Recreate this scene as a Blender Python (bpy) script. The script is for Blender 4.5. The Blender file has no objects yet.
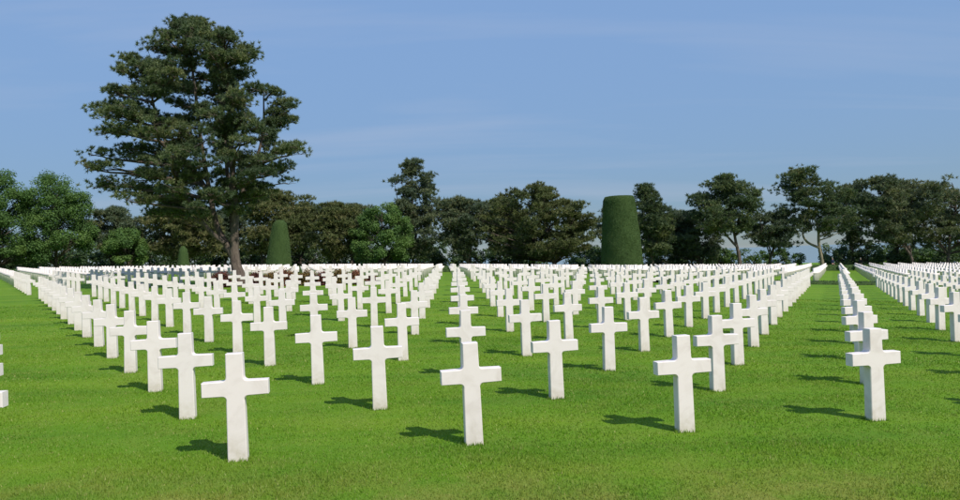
import bpy, math, numpy as np
from mathutils import Matrix, Vector

sc = bpy.context.scene
col = sc.collection
rng = np.random.default_rng(11)

# ------------------------------------------------------------------ camera
EYE = 1.958                      # eye height above the lawn under the camera
PITCH, ROLL, FPX = 0.0086, 0.0355, 700.0
cam = bpy.data.cameras.new('camera'); camo = bpy.data.objects.new('camera', cam); col.objects.link(camo)
cam.sensor_width = 36.0; cam.lens = FPX / 960.0 * 36.0; cam.clip_start = 0.1; cam.clip_end = 60000
_f = Vector((0, math.cos(PITCH), math.sin(PITCH))); _r = Vector((1, 0, 0)); _u = _r.cross(_f)
_xc = _r * math.cos(ROLL) - _u * math.sin(ROLL); _yc = _r * math.sin(ROLL) + _u * math.cos(ROLL)
camo.matrix_world = Matrix(((_xc.x, _yc.x, -_f.x, 0), (_xc.y, _yc.y, -_f.y, 0), (_xc.z, _yc.z, -_f.z, EYE), (0, 0, 0, 1)))
sc.camera = camo

# ------------------------------------------------------------------ sky and sun
SUN = Vector((0.68, -0.71, 1.02)).normalized()       # towards the sun
ELEV = math.asin(SUN.z); AZ = math.atan2(SUN.x, SUN.y)
w = bpy.data.worlds.new('World'); sc.world = w; w.use_nodes = True
nt = w.node_tree; nt.nodes.clear()
N = nt.nodes.new; L = nt.links.new
sky = N('ShaderNodeTexSky'); sky.sky_type = 'NISHITA'; sky.sun_disc = False
sky.sun_elevation = ELEV; sky.sun_rotation = AZ
sky.altitude = 0; sky.air_density = 0.6; sky.dust_density = 0.3; sky.ozone_density = 4.0
hs = N('ShaderNodeHueSaturation'); hs.inputs['Saturation'].default_value = 0.90; hs.inputs['Value'].default_value = 1.0; hs.inputs['Hue'].default_value = 0.492
# an even summer haze: the sky's brightness varies less with height than in clean air, its hue is kept
bw = N('ShaderNodeRGBToBW'); L(sky.outputs[0], bw.inputs[0])
nrm_ = N('ShaderNodeMath'); nrm_.operation = 'DIVIDE'; nrm_.inputs[1].default_value = 3.0; L(bw.outputs[0], nrm_.inputs[0])
pw = N('ShaderNodeMath'); pw.operation = 'POWER'; pw.inputs[1].default_value = -0.9; L(nrm_.outputs[0], pw.inputs[0])
vm = N('ShaderNodeVectorMath'); vm.operation = 'SCALE'; L(sky.outputs[0], vm.inputs[0]); L(pw.outputs[0], vm.inputs['Scale'])
L(vm.outputs[0], hs.inputs['Color'])
# thin cirrus: a layer seen in direction / height, so that it streams along one heading
tc = N('ShaderNodeTexCoord'); sep = N('ShaderNodeSeparateXYZ'); L(tc.outputs['Generated'], sep.inputs[0])
addz = N('ShaderNodeMath'); addz.operation = 'ADD'; addz.inputs[1].default_value = 0.12; L(sep.outputs[2], addz.inputs[0])
mx = N('ShaderNodeMath'); mx.operation = 'MAXIMUM'; mx.inputs[1].default_value = 0.05; L(addz.outputs[0], mx.inputs[0])
dvx = N('ShaderNodeMath'); dvx.operation = 'DIVIDE'; L(sep.outputs[0], dvx.inputs[0]); L(mx.outputs[0], dvx.inputs[1])
dvy = N('ShaderNodeMath'); dvy.operation = 'DIVIDE'; L(sep.outputs[1], dvy.inputs[0]); L(mx.outputs[0], dvy.inputs[1])
cmb = N('ShaderNodeCombineXYZ'); L(dvx.outputs[0], cmb.inputs[0]); L(dvy.outputs[0], cmb.inputs[1])
mp = N('ShaderNodeMapping'); mp.inputs['Rotation'].default_value = (0, 0, 0.45); mp.inputs['Scale'].default_value = (0.35, 1.5, 1); mp.inputs['Location'].default_value = (3.1, 1.3, 0)
L(cmb.outputs[0], mp.inputs[0])
nz = N('ShaderNodeTexNoise'); nz.inputs['Scale'].default_value = 1.0; nz.inputs['Detail'].default_value = 5; nz.inputs['Roughness'].default_value = 0.5; nz.inputs['Distortion'].default_value = 0.5
L(mp.outputs[0], nz.inputs['Vector'])
rp = N('ShaderNodeMapRange'); rp.inputs[1].default_value = 0.50; rp.inputs[2].default_value = 0.76; rp.inputs[3].default_value = 0.0; rp.inputs[4].default_value = 0.34
L(nz.outputs['Fac'], rp.inputs[0])
mixc = N('ShaderNodeMix'); mixc.data_type = 'RGBA'
L(rp.outputs[0], mixc.inputs[0]); L(hs.outputs[0], mixc.inputs[6]); mixc.inputs[7].default_value = (4.3, 4.8, 6.0, 1)
bg = N('ShaderNodeBackground'); bg.inputs['Strength'].default_value = 0.105; L(mixc.outputs[2], bg.inputs['Color'])
wo = N('ShaderNodeOutputWorld'); L(bg.outputs[0], wo.inputs['Surface'])

sl = bpy.data.lights.new('sun', 'SUN'); sl.energy = 4.2; sl.angle = math.radians(0.53); sl.color = (1.0, 0.945, 0.87)
so = bpy.data.objects.new('sun', sl); col.objects.link(so)
so.rotation_euler = SUN.to_track_quat('Z', 'Y').to_euler(); so.location = (30, -30, 50)

vs = sc.view_settings
vs.view_transform = 'Standard'; vs.look = 'None'; vs.gamma = 1.0; vs.use_curve_mapping = False; vs.exposure = 0.10
sc.render.engine = 'CYCLES'

# ------------------------------------------------------------------ the lie of the land (metres; camera at x=0, y=0)
AX, AY, BX, BY, OX, OY = 2.2341, 0.3809, -1.1836, 1.6879, -2.365, 6.675
def ground(x, y):
    x = np.asarray(x, float); y = np.asarray(y, float)
    r = np.hypot(x, y) + 1e-6
    rc = np.where(r < 34, r, 34 + 14 * (1 - np.exp(-(r - 34) / 14)))
    s = rc / r
    xs, ys = x * s, y * s
    z = -1.9582 - 0.0151 * xs + 0.0095 * ys - 5.98e-4 * xs**2 - 5.63e-4 * xs * ys + 3e-6 * ys**2
    k = np.clip(1 + 3 * x / np.maximum(np.abs(y), 1.0), -1.6, 1.4)
    z = z - 0.012 * k * np.clip(np.minimum(r, 120) - 45, 0, None)
    far = np.clip(y - 0.17 * x - 135, 0, None)                     # the bluff beyond the wood drops to the sea
    return z + EYE - 0.9 * far * far / (far + 25)
def gz(x, y): return float(ground(x, y))
def at(px, py, Y):
    """world x, z of the point seen at photo pixel (px, py), Y metres ahead"""
    U, V = (px - 480.0), (250.0 - py); c, s = math.cos(ROLL), math.sin(ROLL)
    u, v = U * c + V * s, -U * s + V * c
    yy = Y / (math.cos(PITCH) - v / FPX * math.sin(PITCH))
    return u / FPX * yy, v / FPX * yy * math.cos(PITCH) + yy * math.sin(PITCH) + EYE
def project(x, y, z):
    z = z - EYE; cp, sp = math.cos(PITCH), math.sin(PITCH)
    yy = y * cp + z * sp; zz = z * cp - y * sp; u = FPX * x / yy; v = FPX * zz / yy
    c, s = math.cos(ROLL), math.sin(ROLL)
    return 480 + u * c - v * s, 250 - (u * s + v * c)

# ------------------------------------------------------------------ helpers
def tag(o, label=None, cat=None, group=None, kind=None):
    for k, v in (('label', label), ('category', cat), ('group', group), ('kind', kind)):
        if v: o[k] = v
    return o
def link(name, me, mat=None, parent=None):
    o = bpy.data.objects.new(name, me); col.objects.link(o)
    if mat and me: me.materials.append(mat)
    if parent: o.parent = parent
    return o
def empty(name, x, y, z):
    o = bpy.data.objects.new(name, None); col.objects.link(o); o.location = (x, y, z); o.empty_display_size = 0.3
    return o
def mesh_np(name, V, F, attr=None, smooth=False):
    V = np.ascontiguousarray(V, np.float32); F = np.ascontiguousarray(F, np.int32)
    n, k = F.shape
    me = bpy.data.meshes.new(name)
    me.vertices.add(len(V)); me.vertices.foreach_set('co', V.ravel())
    me.loops.add(n * k); me.loops.foreach_set('vertex_index', F.ravel())
    me.polygons.add(n); me.polygons.foreach_set('loop_start', np.arange(0, n * k, k, dtype=np.int32))
    if attr is not None:
        a = me.attributes.new('tint', 'FLOAT', 'POINT'); a.data.foreach_set('value', np.ascontiguousarray(attr, np.float32))
    me.update(calc_edges=True)
    if smooth: me.polygons.foreach_set('use_smooth', np.ones(n, bool))
    return me
class MB:
    """quads collected from tubes and grids"""
    def __init__(s): s.v = []; s.f = []; s.n = 0
    def tube(s, pts, rad, sides=6, wob=0.0):
        P = np.asarray(pts, float); R = np.asarray(rad, float)
        T = np.gradient(P, axis=0); T /= np.linalg.norm(T, axis=1, keepdims=True) + 1e-9
        ref = np.where(np.abs(T[:, 2:3]) > 0.9, np.array([[1., 0, 0]]), np.array([[0., 0, 1]]))
        A = np.cross(T, ref); A /= np.linalg.norm(A, axis=1, keepdims=True) + 1e-9
        B = np.cross(T, A); th = np.linspace(0, 2 * math.pi, sides, endpoint=False)
        rr = R[:, None] * (1 + wob * rng.uniform(-1, 1, (len(P), sides)))
        V = P[:, None, :] + rr[..., None] * (np.cos(th)[None, :, None] * A[:, None, :] + np.sin(th)[None, :, None] * B[:, None, :])
        m = len(P); i = np.arange(m - 1)[:, None]; j = np.arange(sides)[None, :]; jn = (j + 1) % sides
        q = np.stack([i * sides + j, i * sides + jn, (i + 1) * sides + jn, (i + 1) * sides + j], -1).reshape(-1, 4) + s.n
        s.v.append(V.reshape(-1, 3)); s.f.append(q); s.n += m * sides
    def mesh(s, name, smooth=True): return mesh_np(name, np.concatenate(s.v), np.concatenate(s.f), smooth=smooth)
def smooth_path(pts, n):
    P = np.asarray(pts, float); t = np.linspace(0, len(P) - 1, n)
    out = np.empty((n, P.shape[1]))
    for a, tt in enumerate(t):
        i = min(int(tt), len(P) - 2); u = tt - i
        p0, p1, p2, p3 = P[max(i - 1, 0)], P[i], P[i + 1], P[min(i + 2, len(P) - 1)]
        out[a] = 0.5 * (2 * p1 + (p2 - p0) * u + (2 * p0 - 5 * p1 + 4 * p2 - p3) * u * u + (3 * p1 - p0 - 3 * p2 + p3) * u**3)
    return out

# ------------------------------------------------------------------ materials
def mat(name, rough=0.8, spec=0.3):
    m = bpy.data.materials.new(name); m.use_nodes = True
    b = m.node_tree.nodes['Principled BSDF']; b.inputs['Roughness'].default_value = rough
    b.inputs['Specular IOR Level'].default_value = spec
    return m, m.node_tree, b
def noise(t, scale, detail=4, rough=0.55, vec=None, dist=0.0):
    n = t.nodes.new('ShaderNodeTexNoise'); n.inputs['Scale'].default_value = scale; n.inputs['Detail'].default_value = detail
    n.inputs['Roughness'].default_value = rough; n.inputs['Distortion'].default_value = dist
    if vec: t.links.new(vec, n.inputs['Vector'])
    return n.outputs['Fac']
def ramp(t, fac, stops):
    r = t.nodes.new('ShaderNodeValToRGB'); e = r.color_ramp.elements
    while len(e) < len(stops): e.new(0.5)
    for k, (p, c) in enumerate(stops): e[k].position = p; e[k].color = (*c, 1)
    t.links.new(fac, r.inputs[0]); return r.outputs[0]
def mix(t, fac, a, b, mode='MIX'):
    m = t.nodes.new('ShaderNodeMix'); m.data_type = 'RGBA'; m.blend_type = mode
    for s, i in ((fac, 0), (a, 6), (b, 7)):
        if isinstance(s, (int, float)): m.inputs[i].default_value = s
        elif isinstance(s, tuple): m.inputs[i].default_value = (*s, 1)
        else: t.links.new(s, m.inputs[i])
    return m.outputs[2]
def maprange(t, v, a, b, c, d):
    m = t.nodes.new('ShaderNodeMapRange')
    for k, x in zip((1, 2, 3, 4), (a, b, c, d)): m.inputs[k].default_value = x
    t.links.new(v, m.inputs[0]); return m.outputs[0]
def bump(t, b, h, strength, dist):
    n = t.nodes.new('ShaderNodeBump'); n.inputs['Strength'].default_value = strength; n.inputs['Distance'].default_value = dist
    t.links.new(h, n.inputs['Height']); t.links.new(n.outputs[0], b.inputs['Normal'])
def world_pos(t, scale=(1, 1, 1), rot=0.0):
    g = t.nodes.new('ShaderNodeNewGeometry'); m = t.nodes.new('ShaderNodeMapping')
    m.inputs['Scale'].default_value = scale; m.inputs['Rotation'].default_value = (0, 0, rot)
    t.links.new(g.outputs['Position'], m.inputs[0]); return m.outputs[0]
def lawn_colour(t):
    p = world_pos(t); ps = world_pos(t, (0.35, 1.3, 1), -0.17)
    c = ramp(t, noise(t, 0.55, 5, 0.6, ps), [(0.34, (0.088, 0.210, 0.010)), (0.50, (0.140, 0.275, 0.013)), (0.64, (0.190, 0.310, 0.018))])
    f = maprange(t, noise(t, 2.4, 5, 0.65, p), 0.45, 0.75, 0.0, 0.75)
    c = mix(t, f, c, (0.195, 0.265, 0.035))
    # worn, yellower turf along the trodden strip in front of the first row
    g = t.nodes.new('ShaderNodeNewGeometry'); s = t.nodes.new('ShaderNodeSeparateXYZ'); t.links.new(g.outputs['Position'], s.inputs[0])
    k = maprange(t, s.outputs[1], 6.7, 5.3, 0.0, 0.9)
    m = t.nodes.new('ShaderNodeMath'); m.operation = 'MULTIPLY'; t.links.new(k, m.inputs[0]); t.links.new(maprange(t, noise(t, 1.3, 5, 0.7, p), 0.38, 0.60, 0.05, 1.0), m.inputs[1])
    return mix(t, m.outputs[0], c, (0.290, 0.270, 0.060))
# lawn
M_LAWN, t, b = mat('lawn', 0.9, 0.15)
p = world_pos(t)
c = lawn_colour(t)
c = mix(t, maprange(t, noise(t, 55, 3, 0.7, p), 0.33, 0.66, 0.15, 0.85), c, mix(t, 0.65, c, (0.065, 0.140, 0.010)))
t.links.new(c, b.inputs['Base Color'])
bump(t, b, noise(t, 70, 3, 0.7, p), 0.5, 0.03)
def leaf_mat(name, stops, transl=0.25, rough=0.6, base=None, tcol=1.3):
    m, t, b = mat(name, rough, 0.25)
    a = t.nodes.new('ShaderNodeAttribute'); a.attribute_name = 'tint'
    c = ramp(t, a.outputs['Fac'], stops) if stops else base(t, a)
    t.links.new(c, b.inputs['Base Color'])
    tr = t.nodes.new('ShaderNodeBsdfTranslucent'); t.links.new(mix(t, 1.0, c, (tcol, tcol, tcol * 0.6), 'MULTIPLY'), tr.inputs['Color'])
    mx = t.nodes.new('ShaderNodeMixShader'); mx.inputs[0].default_value = transl
    t.links.new(b.outputs[0], mx.inputs[1]); t.links.new(tr.outputs[0], mx.inputs[2])
    t.links.new(mx.outputs[0], t.nodes['Material Output'].inputs['Surface'])
    return m
M_BLADE = leaf_mat('grass_blade', None, 0.35, 0.55, lambda t, a: mix(t, maprange(t, a.outputs['Fac'], 0.82, 1, 0, 0.8), mix(t, maprange(t, a.outputs['Fac'], 0, 0.8, 0, 0.55), lawn_colour(t), (0.26, 0.36, 0.07)), (0.44, 0.40, 0.16)))
M_PINE = leaf_mat('pine_needles', [(0.0, (0.0634, 0.0976, 0.0512)), (0.45, (0.1098, 0.1513, 0.0659)), (0.8, (0.161, 0.1891, 0.0732)), (1.0, (0.2257, 0.2135, 0.0952))], 0.25)
M_PINE_OLIVE = leaf_mat('pine_needles_olive', [(0.0, (0.069, 0.092, 0.0345)), (0.5, (0.1207, 0.1449, 0.0529)), (1.0, (0.184, 0.1725, 0.0713))], 0.22)
M_PINE_DARK = leaf_mat('pine_needles_dark', [(0.0, (0.0729, 0.1066, 0.0701)), (0.5, (0.1206, 0.1543, 0.0842)), (1.0, (0.1964, 0.2021, 0.0954))], 0.25)
M_OAK = leaf_mat('broad_leaves', [(0.0, (0.0567, 0.1159, 0.0309)), (0.5, (0.0902, 0.17, 0.0412)), (1.0, (0.1391, 0.2215, 0.0541))], 0.3)
M_SHRUB = leaf_mat('shrub_leaves', [(0.0, (0.0338, 0.065, 0.0286)), (0.5, (0.0598, 0.104, 0.039)), (1.0, (0.104, 0.156, 0.052))], 0.25)
M_BRIGHT = leaf_mat('bright_leaves', [(0.0, (0.045, 0.090, 0.020)), (0.5, (0.075, 0.135, 0.032)), (1.0, (0.115, 0.175, 0.050))], 0.25)  # a brighter green than the other shrubs have
M_ROSE = leaf_mat('red_brown_leaves', [(0.0, (0.130, 0.045, 0.026)), (0.55, (0.230, 0.095, 0.050)), (1.0, (0.270, 0.170, 0.070))], 0.15)
M_ROSE_OLIVE = leaf_mat('olive_brown_leaves', [(0.0, (0.120, 0.075, 0.028)), (0.55, (0.200, 0.130, 0.045)), (1.0, (0.260, 0.190, 0.065))], 0.15)
M_MAROON = leaf_mat('maroon_leaves', [(0.0, (0.070, 0.024, 0.022)), (0.55, (0.130, 0.046, 0.036)), (1.0, (0.180, 0.080, 0.050))], 0.15)
M_YEW = leaf_mat('clipped_yew', [(0.0, (0.0675, 0.1161, 0.0459)), (0.5, (0.0972, 0.1539, 0.054)), (1.0, (0.135, 0.189, 0.0648))], 0.15)
M_YEWB, t, b = mat('yew_core', 0.95, 0.1); t.links.new(ramp(t, noise(t, 9, 4, 0.6, world_pos(t)), [(0.3, (0.045, 0.080, 0.028)), (0.7, (0.075, 0.122, 0.038))]), b.inputs['Base Color'])
bump(t, b, noise(t, 25, 3, 0.7, world_pos(t)), 0.9, 0.08)
def bark(name, lo, hi):
    m, t, b = mat(name, 0.95, 0.1)
    p = world_pos(t, (1, 1, 0.28)); n = noise(t, 6, 6, 0.7, p, 0.4)
    t.links.new(ramp(t, n, [(0.3, lo), (0.7, hi)]), b.inputs['Base Color']); bump(t, b, n, 0.8, 0.06)
    return m
M_BARK = bark('pine_bark', (0.055, 0.043, 0.035), (0.185, 0.148, 0.118))
M_BARK_PALE = bark('pale_bark', (0.130, 0.115, 0.075), (0.330, 0.290, 0.200))
M_BARK_DARK = bark('dark_bark', (0.040, 0.034, 0.028), (0.130, 0.110, 0.085))
# marble
M_MARBLE, t, b = mat('white_marble', 0.55, 0.3)
tc = t.nodes.new('ShaderNodeTexCoord'); oi = t.nodes.new('ShaderNodeObjectInfo')
ad = t.nodes.new('ShaderNodeVectorMath'); ad.operation = 'ADD'; cb = t.nodes.new('ShaderNodeCombineXYZ')
ml = t.nodes.new('ShaderNodeMath'); ml.operation = 'MULTIPLY'; ml.inputs[1].default_value = 61.0; t.links.new(oi.outputs['Random'], ml.inputs[0])
t.links.new(ml.outputs[0], cb.inputs[0]); t.links.new(ml.outputs[0], cb.inputs[1])
t.links.new(tc.outputs['Object'], ad.inputs[0]); t.links.new(cb.outputs[0], ad.inputs[1])
c = ramp(t, noise(t, 3.5, 5, 0.6, ad.outputs[0], 1.2), [(0.25, (0.690, 0.615, 0.570)), (0.52, (0.810, 0.735, 0.700)), (1.0, (0.825, 0.755, 0.725))])
c = mix(t, maprange(t, oi.outputs['Random'], 0, 1, 0.0, 0.16), c, (0.66, 0.625, 0.60))
sp = t.nodes.new('ShaderNodeSeparateXYZ'); t.links.new(tc.outputs['Object'], sp.inputs[0])
st = t.nodes.new('ShaderNodeMath'); st.operation = 'MULTIPLY'
t.links.new(maprange(t, sp.outputs[2], 0.30, 0.0, 0.0, 1.0), st.inputs[0]); t.links.new(maprange(t, noise(t, 9, 4, 0.7, ad.outputs[0]), 0.36, 0.72, 0.10, 0.75), st.inputs[1])
c = mix(t, st.outputs[0], c, (0.46, 0.40, 0.28))
t.links.new(c, b.inputs['Base Color']); bump(t, b, noise(t, 130, 2, 0.6, ad.outputs[0]), 0.12, 0.004)

# ------------------------------------------------------------------ setting: ground and sea
def axis(a, b, pts): return np.unique(np.round(np.concatenate(pts), 4))
xs = axis(0, 0, [np.arange(-12, 12.01, 0.4), np.arange(-60, 60.1, 1.5), np.arange(-160, 161, 8), np.arange(-900, 901, 60)])
ys = axis(0, 0, [np.arange(2, 24.01, 0.4), np.arange(-12, 130.1, 1.5), np.arange(130, 260, 6), np.arange(-60, 1, 12), np.arange(260, 420, 40)])
gx, gy = np.meshgrid(xs, ys); h = ground(gx, np.maximum(gy, 0.5))
h = h + 0.012 * np.sin(gx * 0.9 + 1.3 * np.sin(gy * 0.7)) * np.sin(gy * 0.8 + 0.4) * (gy < 60)
V = np.stack([gx, gy, h], -1).reshape(-1, 3); nx, ny = len(xs), len(ys)
i = np.arange(ny - 1)[:, None]; j = np.arange(nx - 1)[None, :]
F = np.stack([i * nx + j, i * nx + j + 1, (i + 1) * nx + j + 1, (i + 1) * nx + j], -1).reshape(-1, 4)
tag(link('lawn', mesh_np('lawn', V, F, smooth=True), M_LAWN), kind='structure')
def surf(x, y):
    x = np.asarray(x, float); y = np.asarray(y, float)
    return ground(x, y) + 0.012 * np.sin(x * 0.9 + 1.3 * np.sin(y * 0.7)) * np.sin(y * 0.8 + 0.4) * (y < 60)
M_SEA, t, b = mat('sea', 0.12, 0.5); b.inputs['Base Color'].default_value = (0.10, 0.19, 0.28, 1)
bump(t, b, noise(t, 0.05, 5, 0.6, world_pos(t)), 0.15, 1.0)
V = np.array([[-30000, 120, -62], [30000, 120, -62], [30000, 42000, -62], [-30000, 42000, -62]])
tag(link('sea', mesh_np('sea', V, np.array([[0, 1, 2, 3]])), M_SEA), kind='structure')

# grass blades on the near lawn
def blades():
    out = []; tint = []
    for y0, y1, dens, hb, wb in ((3.6, 7.0, 3900, 0.038, 0.0046), (7.0, 10.5, 2100, 0.032, 0.0065), (10.5, 17, 900, 0.034, 0.010), (17, 28, 200, 0.036, 0.017)):
        hw = 0.78 * y1 + 2.6; n = int((y1 - y0) * 2 * hw * dens)
        x = rng.uniform(-hw, hw, n); y = rng.uniform(y0, y1, n); k = (np.abs(x) - 0.77 * y) / 2.6 < rng.uniform(0, 1, n) ** 0.7; x, y = x[k], y[k]; n = len(x)
        patch = 0.75 + 0.25 * np.sin(x * 2.1 + 2 * np.sin(y * 1.7)) * np.sin(y * 2.6 + np.sin(x * 1.3))
        hh = hb * rng.uniform(0.45, 1.25, n) * patch; th = rng.uniform(0, math.tau, n); ww = wb * rng.uniform(0.7, 1.3, n)
        z = surf(x, y) - 0.004
        B = np.stack([x, y, z], -1); d = np.stack([np.cos(th), np.sin(th), 0 * th], -1) * ww[:, None]
        ln = rng.uniform(-0.6, 0.6, (n, 2)) * hh[:, None]
        tip = B + np.stack([ln[:, 0], ln[:, 1], hh], -1)
        out.append(np.stack([B - d, B + d, tip], 1).reshape(-1, 3)); tint.append(np.repeat(rng.uniform(0, 1, n)**2, 3))
    for (ii, jj) in [(i_, j_) for j_ in range(7) for i_ in range(-1, 9)]:
        cx, cy = OX + ii * AX + jj * BX, OY + ii * AY + jj * BY; n = 170
        u = rng.uniform(-0.13, 0.13, n); sgn = np.where(rng.uniform(0, 1, n) < 0.5, -1, 1); v = sgn * rng.uniform(0.058, 0.085, n)
        sw = rng.uniform(0, 1, n) < 0.4; u, v = np.where(sw, sgn * rng.uniform(0.09, 0.12, n), u), np.where(sw, rng.uniform(-0.07, 0.07, n), v)
        ca, sa = math.cos(math.atan2(AY, AX)), math.sin(math.atan2(AY, AX)); x = cx + u * ca - v * sa; y = cy + u * sa + v * ca
        hh = rng.uniform(0.025, 0.055, n); th = rng.uniform(0, math.tau, n); B = np.stack([x, y, surf(x, y) - 0.004], -1)
        d = np.stack([np.cos(th), np.sin(th), 0 * th], -1) * 0.004; tip = B + np.stack([*(rng.uniform(-0.5, 0.5, (2, n)) * hh), hh], -1)
        out.append(np.stack([B - d, B + d, tip], 1).reshape(-1, 3)); tint.append(np.repeat(rng.uniform(0, 1, n)**2, 3))
    V = np.concatenate(out); return V, np.arange(len(V)).reshape(-1, 3), np.concatenate(tint)
V, F, A = blades()
tag(link('grass', mesh_np('grass', V, F, A), M_BLADE), 'short mown green grass of the near lawn', 'grass', kind='stuff')

# ------------------------------------------------------------------ marble crosses
def cross_shape():
    """outline with filleted inner corners, extruded and chamfered; base sunk in the turf"""
    wt, wb, a, z0, z1, H, r = 0.077, 0.088, 0.304, 0.615, 0.760, 1.02, 0.036
    def stem(z): return wb + (wt - wb) * z / H
    def fil(cx, cz, a0, a1): return [(cx + r * math.cos(q), cz + r * math.sin(q)) for q in np.linspace(a0, a1, 5)]
    s0, s1 = stem(z0), stem(z1)
    right = [(stem(0) + 0.003, -0.12), (s0 + 0.002, z0 - r * 1.6)]
    right += fil(s0 + r, z0 - r, math.pi, math.pi / 2)
    right += [(a, z0 + 0.004), (a, z1 - 0.004)]
    right += fil(s1 + r, z1 + r, -math.pi / 2, -math.pi)
    right += [(stem(H), H)]
    return right + [(-x, z) for x, z in reversed(right)]
def cross_mesh():
    out = cross_shape(); n = len(out); O = np.array(out); D, ch = 0.058, 0.006
    # inset outline for the chamfer
    P = np.roll(O, 1, 0); Q = np.roll(O, -1, 0)
    def nrm(e): v = np.stack([e[:, 1], -e[:, 0]], -1); return v / (np.linalg.norm(v, axis=1, keepdims=True) + 1e-9)
    nn = nrm(O - P) + nrm(Q - O); nn /= np.linalg.norm(nn, axis=1, keepdims=True)
    I = O - nn * ch * 1.2
    def ring(o, y): return np.stack([o[:, 0], np.full(n, y), o[:, 1]], -1)
    V = np.concatenate([ring(I, -D), ring(O, -D + ch), ring(O, D - ch), ring(I, D)])
    faces = []
    for k in range(3):
        for i in range(n):
            j = (i + 1) % n; faces.append((k * n + i, k * n + j, (k + 1) * n + j, (k + 1) * n + i))
    # caps in convex pieces: paired rungs from foot to head
    hlf = n // 2
    for i in range(hlf - 1):
        m0, m1 = n - 1 - i, n - 2 - i
        faces.append((i + 1, i, m0, m1)); o = 3 * n; faces.append((o + i, o + i + 1, o + m1, o + m0))
    me = bpy.data.meshes.new('marble_cross'); me.from_pydata(V.tolist(), [], faces); me.update(); me.validate()
    return me, V, np.array(faces)
CROSS, CV, CF = cross_mesh(); CROSS.materials.append(M_MARBLE)
def far_cross():
    o = [(0.088, -0.1), (0.081, 0.605), (0.304, 0.617), (0.304, 0.757), (0.079, 0.77), (0.077, 1.02)]; o = o + [(-x, z) for x, z in reversed(o)]; n = 12
    V = [(x, y, z) for y in (-0.058, 0.058) for x, z in o]; q = [(i, (i + 1) % n, n + (i + 1) % n, n + i) for i in range(n)]
    for i in range(5): q += [(i + 1, i, 11 - i, 10 - i), (n + i, n + i + 1, n + 10 - i, n + 11 - i)]
    return np.array(V), np.array(q)
CV, CF = far_cross()
ROT = math.atan2(AY, AX)
ORD = 'first second third fourth fifth sixth seventh eighth ninth tenth eleventh twelfth thirteenth fourteenth fifteenth sixteenth seventeenth'.split()
PINE_X, PINE_Y = -13.75, 39.4
spots = []
def plot(rows, ox, oy, ax, ay, bx, by, keep, first):
    for jj in rows:
        for ii in range(-70, 110):
            x = ox + ii * ax + jj * bx; y = oy + ii * ay + jj * by
            if y < 5 or abs(x) > max(0.77 * y + 1, min(0.70 * y + 3, 18)) or math.hypot(x - PINE_X, y - PINE_Y) < 1.3 or not keep(x, jj): continue
            if first and ii == -1 and jj < 5: x -= 0.045
            px, py = project(x, y, gz(x, y) + 0.6)
            sz = 0.33 * FPX / y
            spots.append((y, ii, jj + (0 if first else 100), x, px, -sz < px < 960 + sz))
plot(range(17), OX, OY, AX, AY, BX, BY, lambda x, j: x > -17 or j < 16, True)                     # before the planted strip
plot(range(28), -23.05, 35.7, 2.282, 0.3809, -1.232, 1.6879, lambda x, j: x < -19 or j > 1, False)   # beyond it
spots.sort()
vis = [s for s in spots if s[5]]
near = set((s[1], s[2]) for s in vis[:300])
far_v, far_f = [], []; nf = 0
for (y, ii, jj, x, px, seen) in spots:
    dx, dy = rng.normal(0, 0.012, 2) if y > 9 else (0, 0)
    z = gz(x + dx, y + dy); rx, ry, rz = rng.normal(0, 0.006, 3); sc_z = 1 + rng.normal(0, 0.006)
    if (ii, jj) in near or (y < 22 and not seen and abs(x) < 0.70 * y + 3):
        o = bpy.data.objects.new('marble_cross', CROSS); col.objects.link(o)
        o.location = (x + dx, y + dy, z); o.rotation_euler = (rx, ry, ROT + rz); o.scale = (1, 1, sc_z)
        if jj < 100: lab = 'white marble cross in the %s row back from the open front lawn' % ORD[jj]
        else: lab = 'white marble cross in the %s row beyond the planted strip with the pine' % ORD[jj - 100]
        tag(o, lab, 'cross', 'white marble crosses set in rows on the lawn')
    else:
        c, s = math.cos(ROT + rz), math.sin(ROT + rz)
        v = CV * np.array([1, 1, sc_z]); v = v + np.stack([ry * v[:, 2], -rx * v[:, 2], 0 * v[:, 2]], -1)
        R = np.stack([v[:, 0] * c - v[:, 1] * s + x + dx, v[:, 0] * s + v[:, 1] * c + y + dy, v[:, 2] + z], -1)
        far_v.append(R); far_f.append(CF + nf); nf += len(R)
# the hundreds of farther crosses
M_MARBLE_FAR, t, b = mat('white_marble_far', 0.55, 0.3)
t.links.new(ramp(t, noise(t, 1.2, 4, 0.6, world_pos(t)), [(0.25, (0.74, 0.67, 0.635)), (0.75, (0.810, 0.735, 0.700))]), b.inputs['Base Color'])
tag(link('marble_crosses', mesh_np('marble_crosses', np.concatenate(far_v), np.concatenate(far_f)), M_MARBLE_FAR),
    'hundreds of small white marble crosses in the farthest rows below the trees', 'crosses', kind='stuff')

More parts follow.
